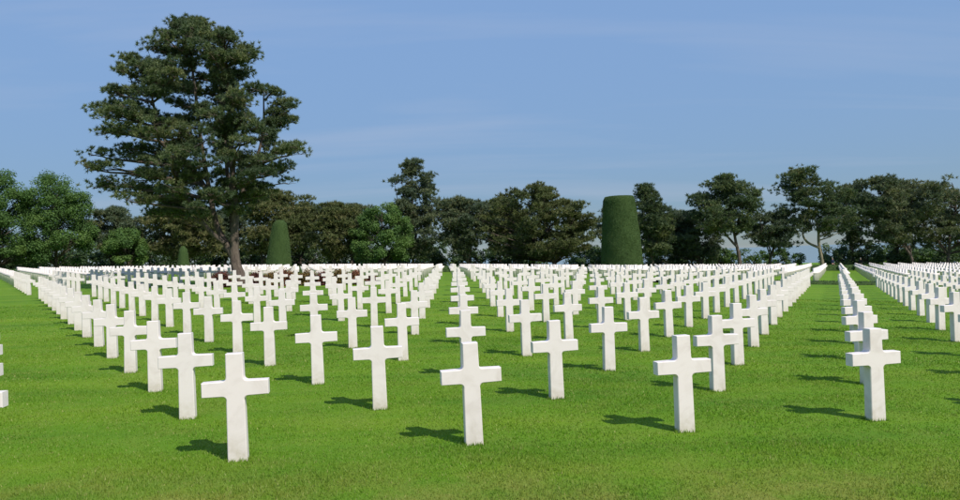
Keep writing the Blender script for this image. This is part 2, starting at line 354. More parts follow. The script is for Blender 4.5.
# ------------------------------------------------------------------ foliage
def unit(v): return v / (np.linalg.norm(v, axis=-1, keepdims=True) + 1e-9)
def needles(C, DIR, T, k, ln, wd, spread):
    """k pointed blades from each tuft centre"""
    n = len(C); c = np.repeat(C, k, 0); d = np.repeat(DIR, k, 0)
    d = unit(d + rng.normal(0, spread, (n * k, 3)))
    l = ln * rng.uniform(0.6, 1.2, (n * k, 1)); w_ = wd * rng.uniform(0.7, 1.3, (n * k, 1))
    sd = unit(np.cross(d, rng.normal(0, 1, (n * k, 3))))
    c = c + d * l * 0.08
    V = np.stack([c + sd * w_, c + d * l, c - sd * w_], 1).reshape(-1, 3)
    A = np.repeat(np.clip(np.repeat(T, k) + rng.normal(0, 0.10, n * k), 0, 1), 3)
    return V, A
def leaves(C, NRM, T, size):
    n = len(C); nrm = unit(NRM + rng.normal(0, 0.7, (n, 3)))
    a = unit(np.cross(nrm, rng.normal(0, 1, (n, 3)))); b_ = np.cross(nrm, a)
    s = size * rng.uniform(0.6, 1.3, (n, 1))
    V = np.stack([C - a * s, C + b_ * s * 0.6, C + a * s, C - b_ * s * 0.6], 1).reshape(-1, 3)
    return V, np.repeat(T, 4)
def quads_obj(name, V, A, m, parent, k=4):
    return link(name, mesh_np(name, V, np.arange(len(V)).reshape(-1, k), A), m, parent)

def frame_tree(name, label, cat, Y, xb, prof, group):
    X, _ = at(xb, 268, Y); zb = gz(X, Y) - 0.08
    X, _ = at(xb, 268, Y)
    root = empty(name, X, Y, zb); tag(root, label, cat, group)
    rows = []
    for py, xl, xr in prof:
        (l, zl), (r, zr) = at(xl, py, Y), at(xr, py, Y)
        rows.append(((zl + zr) / 2 - zb, (l + r) / 2 - X, (r - l) / 2))
    rows.sort(); return root, X, zb, np.array(rows)
def pine(label, Y, xb, prof, npads, m, mb, seed, pad=(0.8, 1.5), flat=0.36, ln=0.34, wd=0.035, tufts=34, k=7, rt=0.22, stems=None, lo=0.12, tint=0.45, depth=0.85, layer=0.0, name='pine_tree', group='pines along the far edge of the cemetery', spread=0.55, rise=0.3, vj=0.5):
    global rng; keep = rng; rng = np.random.default_rng(seed)
    root, X, zb, R = frame_tree(name, label, 'tree', Y, xb, prof, group)
    hs_, cs, rs = R[:, 0], R[:, 1], R[:, 2]; H = hs_.max(); h0 = hs_.min()
    wood = MB()
    st_paths = []
    if stems is None:
        top = H * 0.96
        hh = np.linspace(h0 * 0.6, top, 7)[1:]
        pts = [(0, 0, -0.3), (rng.normal(0, 0.1), rng.normal(0, 0.1), h0 * 0.45)]
        for q in hh: pts.append((np.interp(q, hs_, cs) * min(1, (q / H) ** 0.8) + rng.normal(0, 0.15), rng.normal(0, 0.25), q))
        stems_m = [(pts, rt)]
        nst = 2 if rs.max() > 3 else 1
        for a in range(nst + 1):                          # secondary stems forking low in the crown
            sgn = -1 if a % 2 == 0 else 1
            q0 = h0 * rng.uniform(0.5, 0.9); e = np.interp(H * 0.75, hs_, cs) + sgn * np.interp(H * 0.75, hs_, rs) * rng.uniform(0.35, 0.7)
            dy = rng.uniform(-1, 1) * rs.max() * 0.5
            stems_m.append(([(0, 0, q0), (e * 0.35, dy * 0.3, q0 + (H - q0) * 0.25), (e * 0.75, dy * 0.7, q0 + (H - q0) * 0.5), (e, dy, H * rng.uniform(0.72, 0.9))], rt * 0.55))
    else:
        stems_m = []
        for pts, r0 in stems:
            q = []
            for (px, py, dy) in pts:
                xx, zz = at(px, py, Y); q.append((xx - X, dy, zz - zb))
            stems_m.append((q, r0))
    for pts, r0 in stems_m:
        P = smooth_path(pts, 5 * len(pts)); tt = np.linspace(0, 1, len(P))
        rad = r0 * (1 - 0.82 * tt) + (0.35 * r0 * np.exp(-tt * 14) if pts[0][2] < 0.5 else 0)
        wood.tube(P, rad, 9, 0.10); st_paths.append(P)
    allst = np.concatenate(st_paths)
    # boughs that carry the foliage pads along their outer half
    per = 6; nl = max(6, npads // per); npads = nl * per
    wts = np.interp(np.linspace(h0, H, 200), hs_, rs); cum = np.cumsum(wts ** 1.25 + 0.15); cum /= cum[-1]
    lh = np.interp((np.arange(nl) + rng.uniform(0, 1, nl)) / nl, cum, np.linspace(h0, H, 200))
    if layer > 0: lh = lh + layer * (np.round(lh / layer) - lh) * 0.5
    lt = (np.arange(nl) * 2.39996 + rng.normal(0, 0.35, nl)) % math.tau
    pr = rng.uniform(*pad, npads); PC = np.empty((npads, 3)); PT = np.empty(npads)
    for a in range(nl):
        r_ = np.interp(lh[a], hs_, rs) * (rng.uniform(0.25, 0.75) if rng.uniform() < 0.34 else rng.uniform(0.86, 1.03)); c_ = np.interp(lh[a], hs_, cs)
        r_ = max(r_ - 0.80 * pad[1], 0.15)
        tip = np.array([c_ + r_ * math.cos(lt[a]), depth * r_ * math.sin(lt[a]), min(lh[a], H - pad[1] * (flat * 0.8 + vj * 0.6))])
        d = np.hypot(allst[:, 0] - tip[0], allst[:, 1] - tip[1]); cost = np.abs(allst[:, 2] - (tip[2] - rise * d - 0.1)) + 0.3 * d + 50 * (allst[:, 2] > tip[2] + 0.1) + 50 * (allst[:, 2] < h0 * 0.55)
        s = allst[np.argmin(cost)]; L_ = np.linalg.norm(tip - s)
        mid = (s + tip) / 2 + np.array([rng.normal(0, 0.08), rng.normal(0, 0.08), rng.uniform(-0.06, 0.10)]) * L_
        tt = np.linspace(0, 1, 8)[:, None]; P = (1 - tt) ** 2 * s + 2 * tt * (1 - tt) * mid + tt ** 2 * tip
        P[1:-1] += rng.normal(0, 0.012 * L_, (6, 3))
        wood.tube(P if Y < 60 else P[[0, 2, 4, 7]], np.linspace(0.025 + 0.014 * L_, 0.014, 8 if Y < 60 else 4) * (rt / 0.22) ** 0.5, 5 if Y < 60 else 4)
        side = np.array([-(tip - s)[1], (tip - s)[0], 0]); side /= np.linalg.norm(side) + 1e-6; tl = np.clip(rng.normal(tint, 0.16), 0, 1)
        for q in range(per):
            a_ = a * per + q; f = 1.0 if q == 0 else rng.uniform(0.38, 1.0); off = (0 if q == 0 else rng.uniform(-1, 1)) * (0.25 + 0.28 * L_ * f * 0.6)
            k0 = f * 7; b0_ = P[min(int(k0), 7)]
            PC[a_] = b0_ + side * off + np.array([0, 0, rng.uniform(-0.1, 1) * vj * pad[1]]); PT[a_] = np.clip(tl + rng.normal(0, 0.1), 0, 1)
            e = PC[a_] - np.array([0, 0, pr[a_] * flat * 0.3]); o_ = P[max(0, min(int(k0) - 1, 7))]
            wood.tube([o_, (o_ + e) / 2 + [0, 0, 0.03], e], [0.022, 0.016, 0.010], 4 if Y < 60 else 3)
            for _ in range(3 if Y < 60 else 0):
                v = rng.normal(0, 1, 3); v[2] = abs(v[2]) * 0.35; v = v / np.linalg.norm(v) * pr[a_] * 0.8
                wood.tube([e, e + v * 0.55 + [0, 0, 0.03], e + v], [0.014, 0.010, 0.005], 3)
    n = npads * tufts
    u = unit(rng.normal(0, 1, (n, 3))); u[:, 2] = np.where(rng.uniform(0, 1, n) < 0.72, np.abs(u[:, 2]), u[:, 2]); q = rng.uniform(0.25, 1, (n, 1)) ** 0.5
    loc = u * q * np.repeat(pr, tufts)[:, None]; loc[:, 2] *= flat
    ang = np.repeat(rng.uniform(0, math.tau, npads), tufts); el = np.repeat(rng.uniform(0.7, 1.15, npads), tufts)
    lx = loc[:, 0] * np.cos(ang) - loc[:, 1] * np.sin(ang) * el; ly = loc[:, 0] * np.sin(ang) + loc[:, 1] * np.cos(ang) * el
    C = np.repeat(PC, tufts, 0) + np.stack([lx, ly, loc[:, 2]], -1)
    D = unit(np.stack([lx, ly, loc[:, 2]], -1) * 0.7 / np.repeat(pr, tufts)[:, None] + np.array([0, 0, 0.75]) + rng.normal(0, 0.3, (n, 3)))
    V, A = needles(C, D, np.clip(np.repeat(PT, tufts) + rng.normal(0, 0.12, n), 0, 1), k, ln, wd, spread)
    tr = link('trunk', wood.mesh('trunk'), mb, root)
    quads_obj('crown', V, A, m, root, 3)
    rng = keep
    return root
def broadleaf(label, Y, xb, prof, nclump, m, mb, seed, cl=(0.7, 1.3), nleaf=170, size=0.12, rt=0.2, lo=0.25, name='broadleaf_tree', cat='tree', group='broadleaf trees along the far edge of the cemetery', depth=0.85, tint=0.5):
    global rng; keep = rng; rng = np.random.default_rng(seed)
    root, X, zb, R = frame_tree(name, label, cat, Y, xb, prof, group)
    hs_, cs, rs = R[:, 0], R[:, 1], R[:, 2]; H = hs_.max(); h0 = hs_.min()
    wood = MB()
    P = smooth_path([(0, 0, -0.3), (0.05, 0, H * 0.25), (np.interp(H * .5, hs_, cs) * 0.7, 0.1, H * 0.5), (np.interp(H * .9, hs_, cs), 0, H * 0.88)], 14)
    wood.tube(P, np.linspace(rt, rt * 0.2, 14), 8, 0.08)
    wts = np.interp(np.linspace(h0, H, 200), hs_, rs); cum = np.cumsum(wts ** 1.6 + 0.05); cum /= cum[-1]
    ph = np.interp(rng.uniform(0, 1, nclump), cum, np.linspace(h0, H, 200)); pr = rng.uniform(*cl, nclump)
    rr = np.maximum(np.interp(ph, hs_, rs) - pr * 0.7, 0.02); rho = rr * np.sqrt(rng.uniform(lo, 1, nclump)); th = rng.uniform(0, math.tau, nclump)
    PC = np.stack([np.interp(ph, hs_, cs) + rho * np.cos(th), depth * rho * np.sin(th), np.minimum(ph, H - pr * 0.6)], -1)
    for a in range(nclump):
        zz = max(PC[a, 2] - 0.6 * rho[a] - 0.2, H * 0.12); i = np.argmin(np.abs(P[:, 2] - zz)); s = P[i]; L_ = np.linalg.norm(PC[a] - s)
        mid = (s + PC[a]) / 2 + np.array([0, 0, 0.08 * L_])
        wood.tube([s, mid, PC[a]], [0.02 + 0.012 * L_, 0.015 + 0.006 * L_, 0.01], 5)
    n = nclump * nleaf; u = unit(rng.normal(0, 1, (n, 3))); q = rng.uniform(0.15, 1, (n, 1)) ** 0.45
    irr = np.repeat(rng.uniform(0.75, 1.2, (nclump, 3)) * np.array([1, 1, 0.75]), nleaf, 0)
    C = np.repeat(PC, nleaf, 0) + u * q * irr * np.repeat(pr, nleaf)[:, None] + rng.normal(0, 0.08, (n, 3))
    T = np.clip(np.repeat(np.clip(rng.normal(tint, 0.18, nclump), 0, 1), nleaf) + rng.normal(0, 0.15, n), 0, 1)
    V, A = leaves(C, u + np.array([0, 0, 0.5]), T, size)
    link('trunk', wood.mesh('trunk'), mb, root); quads_obj('crown', V, A, m, root)
    rng = keep
    return root

# the great pine standing in the planted strip
BIG = [(19, 176, 206), (26, 157, 228), (35, 146, 242), (45, 136, 254), (58, 125, 267), (70, 117, 276), (85, 109, 284), (100, 102, 290), (112, 95, 306), (125, 93, 305),
       (140, 87, 306), (150, 82, 317), (160, 81, 310), (172, 84, 297), (185, 86, 297), (195, 89, 288), (205, 94, 278), (215, 102, 268), (224, 116, 256)]
STEMS = [([(243, 291, 0), (240, 277, 0), (234, 258, 0.1), (234, 235, 0.1), (235, 205, 0), (233, 160, -0.2), (231, 110, -0.2), (226, 50, -0.1)], 0.36),
         ([(237, 264, 0.1), (226, 246, 0.2), (215, 226, 0.3), (206, 190, 0.5), (197, 140, 0.6), (191, 85, 0.5), (186, 35, 0.3)], 0.23),
         ([(224, 243, 0), (209, 226, -0.6), (194, 196, -1.2), (182, 160, -1.5), (168, 115, -1.6), (156, 70, -1.2)], 0.15),
         ([(233, 240, 0.3), (225, 210, 0.9), (217, 160, 1.5), (212, 110, 1.6), (208, 50, 1.4)], 0.18),
         ([(206, 192, 0.4), (190, 172, 1.0), (168, 150, 1.6), (150, 120, 1.8)], 0.12),
         ([(234, 205, 0), (246, 175, 0.8), (256, 130, 1.2), (258, 85, 1.0)], 0.15)]
pine('tall spreading dark green pine with forked trunk standing among the crosses', PINE_Y, 240, BIG, 1020, M_PINE, M_BARK, 5, pad=(0.34, 0.82), flat=0.50, ln=0.19, wd=0.018, spread=1.0, rise=0.14,
     tufts=18, k=26, rt=0.42, vj=0.35, stems=STEMS, lo=0.10, tint=0.40, layer=0.75, group='pine in the planted strip')

def TL(px, back=0.0):               # depth of the wood's edge behind a photo column: it runs parallel to the rows
    q = (px - 480) / FPX; return (92.0 + back * 1.2) / (1 - 0.17 * q)
T = dict(ln=0.42, wd=0.048, tufts=13, k=15, spread=1.0)
pine('dark tall pine with a layered pointed top rising above the tree line', TL(415, 3), 413, [(157, 409, 421), (165, 398, 428), (172, 390, 432), (182, 386, 438), (195, 382, 444), (210, 380, 452), (228, 380, 455), (246, 384, 452), (256, 390, 446)], 272, M_PINE_DARK, M_BARK_DARK, 21, pad=(0.69, 1.56), layer=1.0, tint=0.4, **T)
pine('wide olive green domed pine right beside the large clipped yew', TL(538), 556, [(185, 518, 556), (190, 504, 572), (198, 490, 588), (209, 478, 598), (222, 472, 603), (235, 474, 604), (246, 478, 604), (256, 488, 598)], 694, M_PINE_OLIVE, M_BARK, 22, pad=(0.80, 1.35), flat=0.30, vj=0.30, rise=0.40, rt=0.32, tint=0.45, **T)
pine('dark green pine between the domed pine and the tall layered pine', TL(462, 2), 468, [(198, 440, 482), (206, 430, 490), (218, 426, 494), (232, 430, 492), (246, 436, 488), (257, 446, 482)], 248, M_PINE_DARK, M_BARK_DARK, 23, pad=(0.92, 1.80), tint=0.55, **T)
pine('slim dark pine standing just behind the large clipped yew', TL(650, 3), 652, [(185, 636, 650), (192, 632, 658), (202, 630, 668), (214, 630, 676), (230, 630, 682), (245, 634, 680), (254, 640, 674)], 236, M_PINE, M_BARK_DARK, 24, pad=(0.80, 1.56), tint=0.3, **T)
pine('dark rounded pine with a leaning brown trunk and open lower crown', TL(722), 739, [(177, 715, 735), (182, 700, 748), (190, 688, 756), (200, 682, 764), (212, 678, 766), (224, 682, 762), (234, 690, 750)], 282, M_PINE, M_BARK, 25, pad=(0.92, 1.80), tint=0.38, rt=0.24,
     stems=[([(740, 274, 0), (739, 256, 0), (735, 235, 0.2), (732, 210, 0), (728, 185, 0)], 0.30), ([(738, 248, 0), (728, 236, 0.3), (722, 225, 0.6), (708, 200, 0.8)], 0.18), ([(735, 236, 0), (748, 220, -0.4), (754, 200, -0.5)], 0.15)], **T)
pine('low dark pine with dense drooping crown in the shade of its neighbours', TL(700, 6), 702, [(212, 676, 704), (220, 660, 720), (232, 652, 728), (246, 650, 730), (258, 656, 724)], 248, M_PINE_DARK, M_BARK_DARK, 26, pad=(0.92, 1.80), tint=0.2, **T)
pine('broad open crowned pine with a pale crooked trunk', TL(806), 819, [(168, 786, 812), (173, 776, 822), (181, 770, 832), (190, 766, 846), (200, 764, 856), (211, 766, 862), (222, 776, 864), (232, 800, 862)], 253, M_PINE, M_BARK_PALE, 27, pad=(0.80, 1.62), tint=0.38, rt=0.26, lo=0.2,
     stems=[([(823, 276, 0), (822, 262, 0), (819, 245, 0), (817, 225, 0), (806, 200, 0.2), (796, 178, 0.2)], 0.30), ([(820, 248, 0), (808, 242, 0.2), (804, 232, 0.4), (812, 222, 0.5), (806, 190, 0.6)], 0.20), ([(818, 232, 0), (832, 215, -0.4), (842, 196, -0.4)], 0.18), ([(812, 230, 0), (798, 228, 0.3), (786, 224, 0.5)], 0.13)], **T)
pine('smaller spreading dark pine in front of the bright scrub', TL(772, 2), 771, [(212, 752, 790), (217, 744, 802), (226, 738, 812), (236, 736, 814), (248, 744, 808)], 157, M_PINE_DARK, M_BARK_DARK, 28, pad=(0.92, 1.68), flat=0.3, tint=0.3, **T)
pine('dark pine with flat top and a forked grey bough', TL(880), 912, [(178, 858, 890), (183, 850, 908), (192, 846, 918), (204, 846, 920), (218, 850, 922), (232, 852, 920), (244, 860, 912)], 294, M_PINE_DARK, M_BARK, 29, pad=(0.92, 1.80), tint=0.50, **T)
pine('broad flat topped pine with reddish limbs at the end of the tree line', TL(945), 948, [(179, 896, 1000), (184, 886, 1020), (194, 882, 1034), (206, 882, 1040), (220, 888, 1036), (232, 896, 1020), (244, 906, 1005)], 498, M_PINE_DARK, M_BARK, 30, pad=(0.92, 1.92), tint=0.60, **T)
pine('olive brown pine between the great pine and the small clipped yew', TL(268, 2), 262, [(192, 258, 282), (197, 246, 300), (206, 238, 316), (218, 234, 322), (232, 232, 322), (246, 236, 316), (257, 244, 306)], 294, M_PINE_OLIVE, M_BARK_DARK, 31, pad=(0.92, 1.80), flat=0.3, tint=0.6, layer=0.8, **T)
pine('brownish drooping pine beside the bright green broadleaf tree', TL(330, 1), 334, [(204, 318, 350), (211, 308, 362), (222, 302, 366), (236, 300, 368), (250, 304, 366), (259, 312, 358)], 248, M_PINE_OLIVE, M_BARK_DARK, 32, pad=(0.92, 1.68), flat=0.3, tint=0.55, **T)
pine('dark pine peering over the brownish drooping pine', TL(352, 7), 352, [(204, 336, 372), (212, 326, 384), (226, 322, 388), (244, 326, 384)], 157, M_PINE_DARK, M_BARK_DARK, 33, tint=0.45, **T)
pine('brown tinged low pine behind the trunk of the great pine', TL(182, 2), 180, [(208, 150, 210), (218, 140, 226), (232, 138, 234), (246, 142, 234), (258, 150, 226)], 272, M_PINE_OLIVE, M_BARK_DARK, 34, pad=(0.92, 1.68), flat=0.3, tint=0.72, **T)
pine('dark bushy pine between the green broadleaf trees and the great pine', TL(112, 3), 112, [(208, 98, 124), (216, 88, 148), (230, 84, 160), (246, 86, 162), (258, 92, 156)], 226, M_PINE_DARK, M_BARK_DARK, 35, tint=0.4, **T)
G = dict(size=0.105, nleaf=420)
broadleaf('rounded bright green broadleaf tree with tall crown behind the crosses', TL(55), 56, [(172, 44, 60), (177, 32, 72), (187, 24, 82), (200, 20, 88), (215, 20, 94), (232, 22, 96), (250, 24, 96), (262, 30, 90)], 120, M_OAK, M_BARK_DARK, 41, tint=0.45, **G)
broadleaf('green broadleaf tree partly cut off beside the rounded one', TL(0), -2, [(168, -14, 8), (175, -24, 16), (190, -32, 26), (205, -36, 34), (225, -38, 40), (245, -38, 42), (262, -30, 36)], 120, M_OAK, M_BARK_DARK, 42, tint=0.5, **G)
broadleaf('small bright green broadleaf tree below the great pine', TL(128, 0), 128, [(228, 118, 138), (234, 108, 148), (243, 104, 154), (254, 106, 154), (263, 112, 148)], 46, M_OAK, M_BARK_DARK, 43, cl=(0.5, 0.9), tint=0.6, **G)
broadleaf('light green broadleaf tree between dark pines', TL(382, -1), 384, [(203, 374, 388), (208, 364, 400), (217, 354, 410), (230, 348, 414), (245, 346, 414), (258, 352, 410), (264, 358, 404)], 95, M_OAK, M_BARK_DARK, 44, cl=(0.6, 1.15), tint=0.55, **G)


for a, (px, prof, lab) in enumerate([
        (612, [(204, 596, 630), (210, 584, 644), (222, 578, 652), (240, 580, 652), (256, 586, 646)], 'dark pine crown filling the gap directly behind the large clipped yew'),
        (676, [(212, 664, 690), (220, 652, 702), (234, 648, 708), (250, 652, 704)], 'dark pine behind and between the slim pine and the leaning trunk pine'),
        (852, [(184, 838, 864), (192, 830, 874), (210, 828, 880), (228, 828, 880), (246, 834, 874)], 'dark pine set back between the pale trunked pine and the grey boughed pine'),
        (898, [(186, 880, 916), (196, 872, 924), (212, 868, 930), (230, 870, 930), (248, 876, 922)], 'dark pine set back behind the two flat topped pines'),
        (300, [(206, 286, 318), (214, 276, 330), (228, 272, 334), (246, 276, 330)], 'dark pine set back beyond the small clipped yew'),
        (225, [(212, 206, 246), (222, 198, 256), (238, 196, 258), (252, 202, 252)], 'dark pine set back behind the fork of the great pine'),
        (500, [(202, 480, 520), (212, 470, 530), (228, 468, 532), (246, 472, 526)], 'dark pine set back behind the flank of the domed pine')]):
    pine(lab, TL(px, 9), px, prof, 170, M_PINE_DARK, M_BARK_DARK, 200 + a, pad=(0.9, 1.7), tint=0.35, **T)
# shrubs of the wood's edge
SH = [(-6, 250, 34, M_SHRUB), (30, 252, 36, M_SHRUB), (72, 250, 32, M_SHRUB), (100, 252, 34, M_SHRUB), (150, 248, 34, M_SHRUB), (205, 246, 36, M_SHRUB), (250, 244, 34, M_SHRUB), (308, 247, 36, M_SHRUB), (345, 248, 34, M_SHRUB), (402, 249, 32, M_SHRUB),
      (432, 250, 30, M_SHRUB), (470, 250, 34, M_SHRUB), (508, 250, 34, M_SHRUB), (534, 254, 24, M_BRIGHT), (592, 248, 30, M_SHRUB), (662, 244, 36, M_SHRUB), (692, 246, 38, M_SHRUB), (724, 250, 30, M_BRIGHT), (754, 247, 36, M_BRIGHT), (786, 248, 34, M_BRIGHT), (842, 250, 30, M_SHRUB), (868, 248, 34, M_SHRUB), (898, 250, 30, M_SHRUB), (922, 247, 30, M_BRIGHT), (950, 249, 32, M_SHRUB), (985, 248, 32, M_SHRUB)]
FILL = [(px, 234 + 7 * ((k * 37) % 5) / 4, 40, M_SHRUB) for k, px in enumerate(range(-10, 480, 33))] + [(px, 240 + 6 * ((k * 53) % 4) / 3, 38, M_SHRUB) for k, px in enumerate((500, 530, 584, 606, 640, 668, 696, 714, 838, 866, 892, 912, 940, 968))]
what = {M_SHRUB: 'dark leafy shrub', M_BRIGHT: 'bright green shrub'}
where = ['beneath the cut off broadleaf tree', 'between the two tall broadleaf trees', 'at the foot of the rounded broadleaf tree', 'under the bushy dark pine beyond the broadleaf trees', 'between the great pine and the small broadleaf tree', 'right behind the great pine trunk', 'beside the small clipped yew, trunk side', 'beyond the small clipped yew', 'under the brownish drooping pine',
         'beside the light green broadleaf tree', 'under the tall layered pine', 'at the end of the long grass lane between rows', 'under the edge of the domed pine', 'under the middle of the domed pine', 'hard against the clipped yew and domed pine', 'just past the large clipped yew', 'under the low dark pine', 'by the leaning brown trunk', 'below the smaller spreading pine', 'beside the pale crooked trunk',
         'behind the standing people', 'under the flat topped pine with the grey bough', 'beside the trunk of the pine with the grey bough', 'between the two flat topped pines', 'under the broad flat topped pine', 'past the broad flat topped pine']
for a, (px, top, wd_, m) in enumerate(SH):
    Y = TL(px, 8 if m is M_SHRUB else 14) + (a % 3)
    b0 = project(at(px, 268, Y)[0], Y, gz(at(px, 268, Y)[0], Y))[1]
    hw = wd_ * 0.62
    broadleaf('%s %s' % (what[m], where[a]), Y, px, [(top, px - hw * .35, px + hw * .35), (top + 4, px - hw * .8, px + hw * .8), ((top + b0) / 2, px - hw, px + hw), (b0 - 1, px - hw * .9, px + hw * .9)], 34, m, M_BARK_DARK, 60 + a, cl=(0.35, 0.75), nleaf=90, size=0.14, rt=0.06, name='shrub', cat='shrub', group='shrubs at the edge of the wood')

for a, (px, top, wd_, m) in enumerate(FILL):
    Y = TL(px, 15) + (a % 4); X_ = at(px, 268, Y)[0]; b0 = project(X_, Y, gz(X_, Y))[1]; hw = wd_ * 0.62
    broadleaf('tall dark shrub deep in the shade between the tree trunks', Y, px, [(top, px - hw * .3, px + hw * .3), (top + 5, px - hw * .75, px + hw * .75), ((top + b0) / 2, px - hw, px + hw), (b0 - 1, px - hw * .9, px + hw * .9)], 40, m, M_BARK_DARK, 300 + a, cl=(0.5, 1.0), nleaf=60, size=0.19, rt=0.07, name='shrub', cat='shrub', group='tall shrubs deep in the wood')

# low dark hedge closing off the lawn in front of the wood
def leafy_box(root, pts, hw, hgt, m, core, dens, size):
    """clipped hedge along a polyline: solid core and a skin of small leaves"""
    P = np.array(pts); V = []; F = []
    d = np.gradient(P[:, :2], axis=0); d /= np.linalg.norm(d, axis=1, keepdims=True); nn = np.stack([-d[:, 1], d[:, 0]], -1)
    prof = [(-hw, -0.1), (-hw, hgt * 0.86), (-hw * 0.8, hgt), (hw * 0.8, hgt), (hw, hgt * 0.86), (hw, -0.1)]; k = len(prof)
    for i in range(len(P)):
        for (o, z) in prof: V.append((P[i, 0] + nn[i, 0] * o, P[i, 1] + nn[i, 1] * o, P[i, 2] + z))
        if i:
            for q in range(k - 1): F.append(((i - 1) * k + q, (i - 1) * k + q + 1, i * k + q + 1, i * k + q))
    V = np.array(V); F = np.array(F)
    a, b_, c, e = (V[F[:, q]] for q in range(4)); ar = np.linalg.norm(np.cross(b_ - a, e - a), axis=1)
    n = int(ar.sum() * dens); f = rng.choice(len(F), n, p=ar / ar.sum()); u, v = rng.uniform(0, 1, (2, n, 1))
    C = (a[f] * (1 - u) + b_[f] * u) * (1 - v) + (e[f] * (1 - u) + c[f] * u) * v + rng.normal(0, 0.025, (n, 3))
    nr = unit(np.cross(e[f] - a[f], b_[f] - a[f]))
    o = np.array(root.location)
    link('clipped_core', mesh_np('clipped_core', V - o, F), core, root)
    LV, LA = leaves(C + nr * 0.02 - o, nr * 0.6, rng.uniform(0, 1, n), size); quads_obj('leaves', LV, LA, m, root)
xx = np.arange(-74, 92, 2.0); yy = 87.5 + 0.1705 * xx
hp = [(x, y, gz(x, y)) for x, y in zip(xx, yy)]
hg = tag(empty('hedge', *hp[len(hp) // 2]), 'long low dark hedge closing the lawn in front of the wood', 'hedge'); leafy_box(hg, hp, 0.5, 0.75, M_SHRUB, M_YEWB, 55, 0.075)
# low leafy box standing for the dark band across the far lanes
def strip_xy(i, jj): return OX + i * AX + jj * BX, OY + i * AY + jj * BY
for i0, i1, lab in ((15.4, 34, 'low dark green leafy band in the planted strip across the far lanes'),):
    pts = [strip_xy(i, 18.0) for i in np.arange(i0, i1, 0.5)]; pts = [(x, y, gz(x, y)) for x, y in pts]
    e = tag(empty('leafy_band', *pts[len(pts) // 2]), lab, 'hedge'); leafy_box(e, pts, 0.7, 0.17, M_SHRUB, M_YEWB, 200, 0.035)

# clipped yews
def yew(label, Y, prof, dens, size):
    root, X, zb, R = frame_tree('clipped_yew', label, 'topiary', Y, (prof[-1][1] + prof[-1][2]) / 2, prof, 'clipped yews')
    n = 44; th = np.linspace(0, math.tau, n, endpoint=False); hs_ = np.linspace(-0.15, R[:, 0].max(), 22)
    rings = [(h_, np.interp(h_, R[:, 0], R[:, 1]), np.interp(h_, R[:, 0], R[:, 2])) for h_ in hs_]
    top = rings[-1]; rings += [(top[0] + 0.04, top[1], top[2] * 0.9), (top[0] + 0.07, top[1], top[2] * 0.5), (top[0] + 0.08, top[1], top[2] * 0.02)]
    V = []
    for h_, c_, r_ in rings:
        rr = r_ * (1 + 0.012 * np.sin(th * 5 + h_ * 2) + 0.008 * np.sin(th * 9 - h_ * 3.1))
        V.append(np.stack([c_ + rr * np.cos(th), rr * np.sin(th), np.full(n, h_)], -1))
    V = np.concatenate(V); m = len(rings); i = np.arange(m - 1)[:, None]; j = np.arange(n)[None, :]; jn = (j + 1) % n
    F = np.stack([i * n + j, i * n + jn, (i + 1) * n + jn, (i + 1) * n + j], -1).reshape(-1, 4)
    a, b_, c, e = (V[F[:, q]] for q in range(4)); ar = np.linalg.norm(np.cross(b_ - a, e - a), axis=1); q = int(ar.sum() * dens)
    f = rng.choice(len(F), q, p=ar / ar.sum()); u, v = rng.uniform(0, 1, (2, q, 1))
    C = (a[f] * (1 - u) + b_[f] * u) * (1 - v) + (e[f] * (1 - u) + c[f] * u) * v; nr = unit(np.cross(b_[f] - a[f], e[f] - a[f]))
    link('clipped_core', mesh_np('clipped_core', V, F, smooth=True), M_YEWB, root)
    tw = np.clip(0.5 + 0.22 * np.sin(C[:, 2] * 2.3 + C[:, 0]) * np.sin(C[:, 0] * 3.1 + 1) + rng.normal(0, 0.18, q), 0, 1)
    LV, LA = needles(C - nr * 0.02, unit(nr + np.array([0, 0, 0.5])), tw, 2, size, size * 0.28, 0.45); quads_obj('leaves', LV, LA, M_YEW, root, 3)
yew('large dark green clipped yew shaped like a flat topped drum', 82.0, [(197, 605, 633), (199, 603.5, 634), (215, 603, 636.5), (240, 602, 640), (274, 601, 643.5)], 420, 0.075)
yew('small green clipped yew shaped like a narrow blunt cone beside the great pine', 80.0, [(221, 276, 284), (224, 273, 286.5), (240, 270, 289), (274, 265, 292)], 420, 0.07)
yew('tiny olive clipped yew shaped like a slender cone behind the crosses', 79.0, [(247, 181, 185), (250, 179.5, 187), (272, 177, 190)], 420, 0.06)

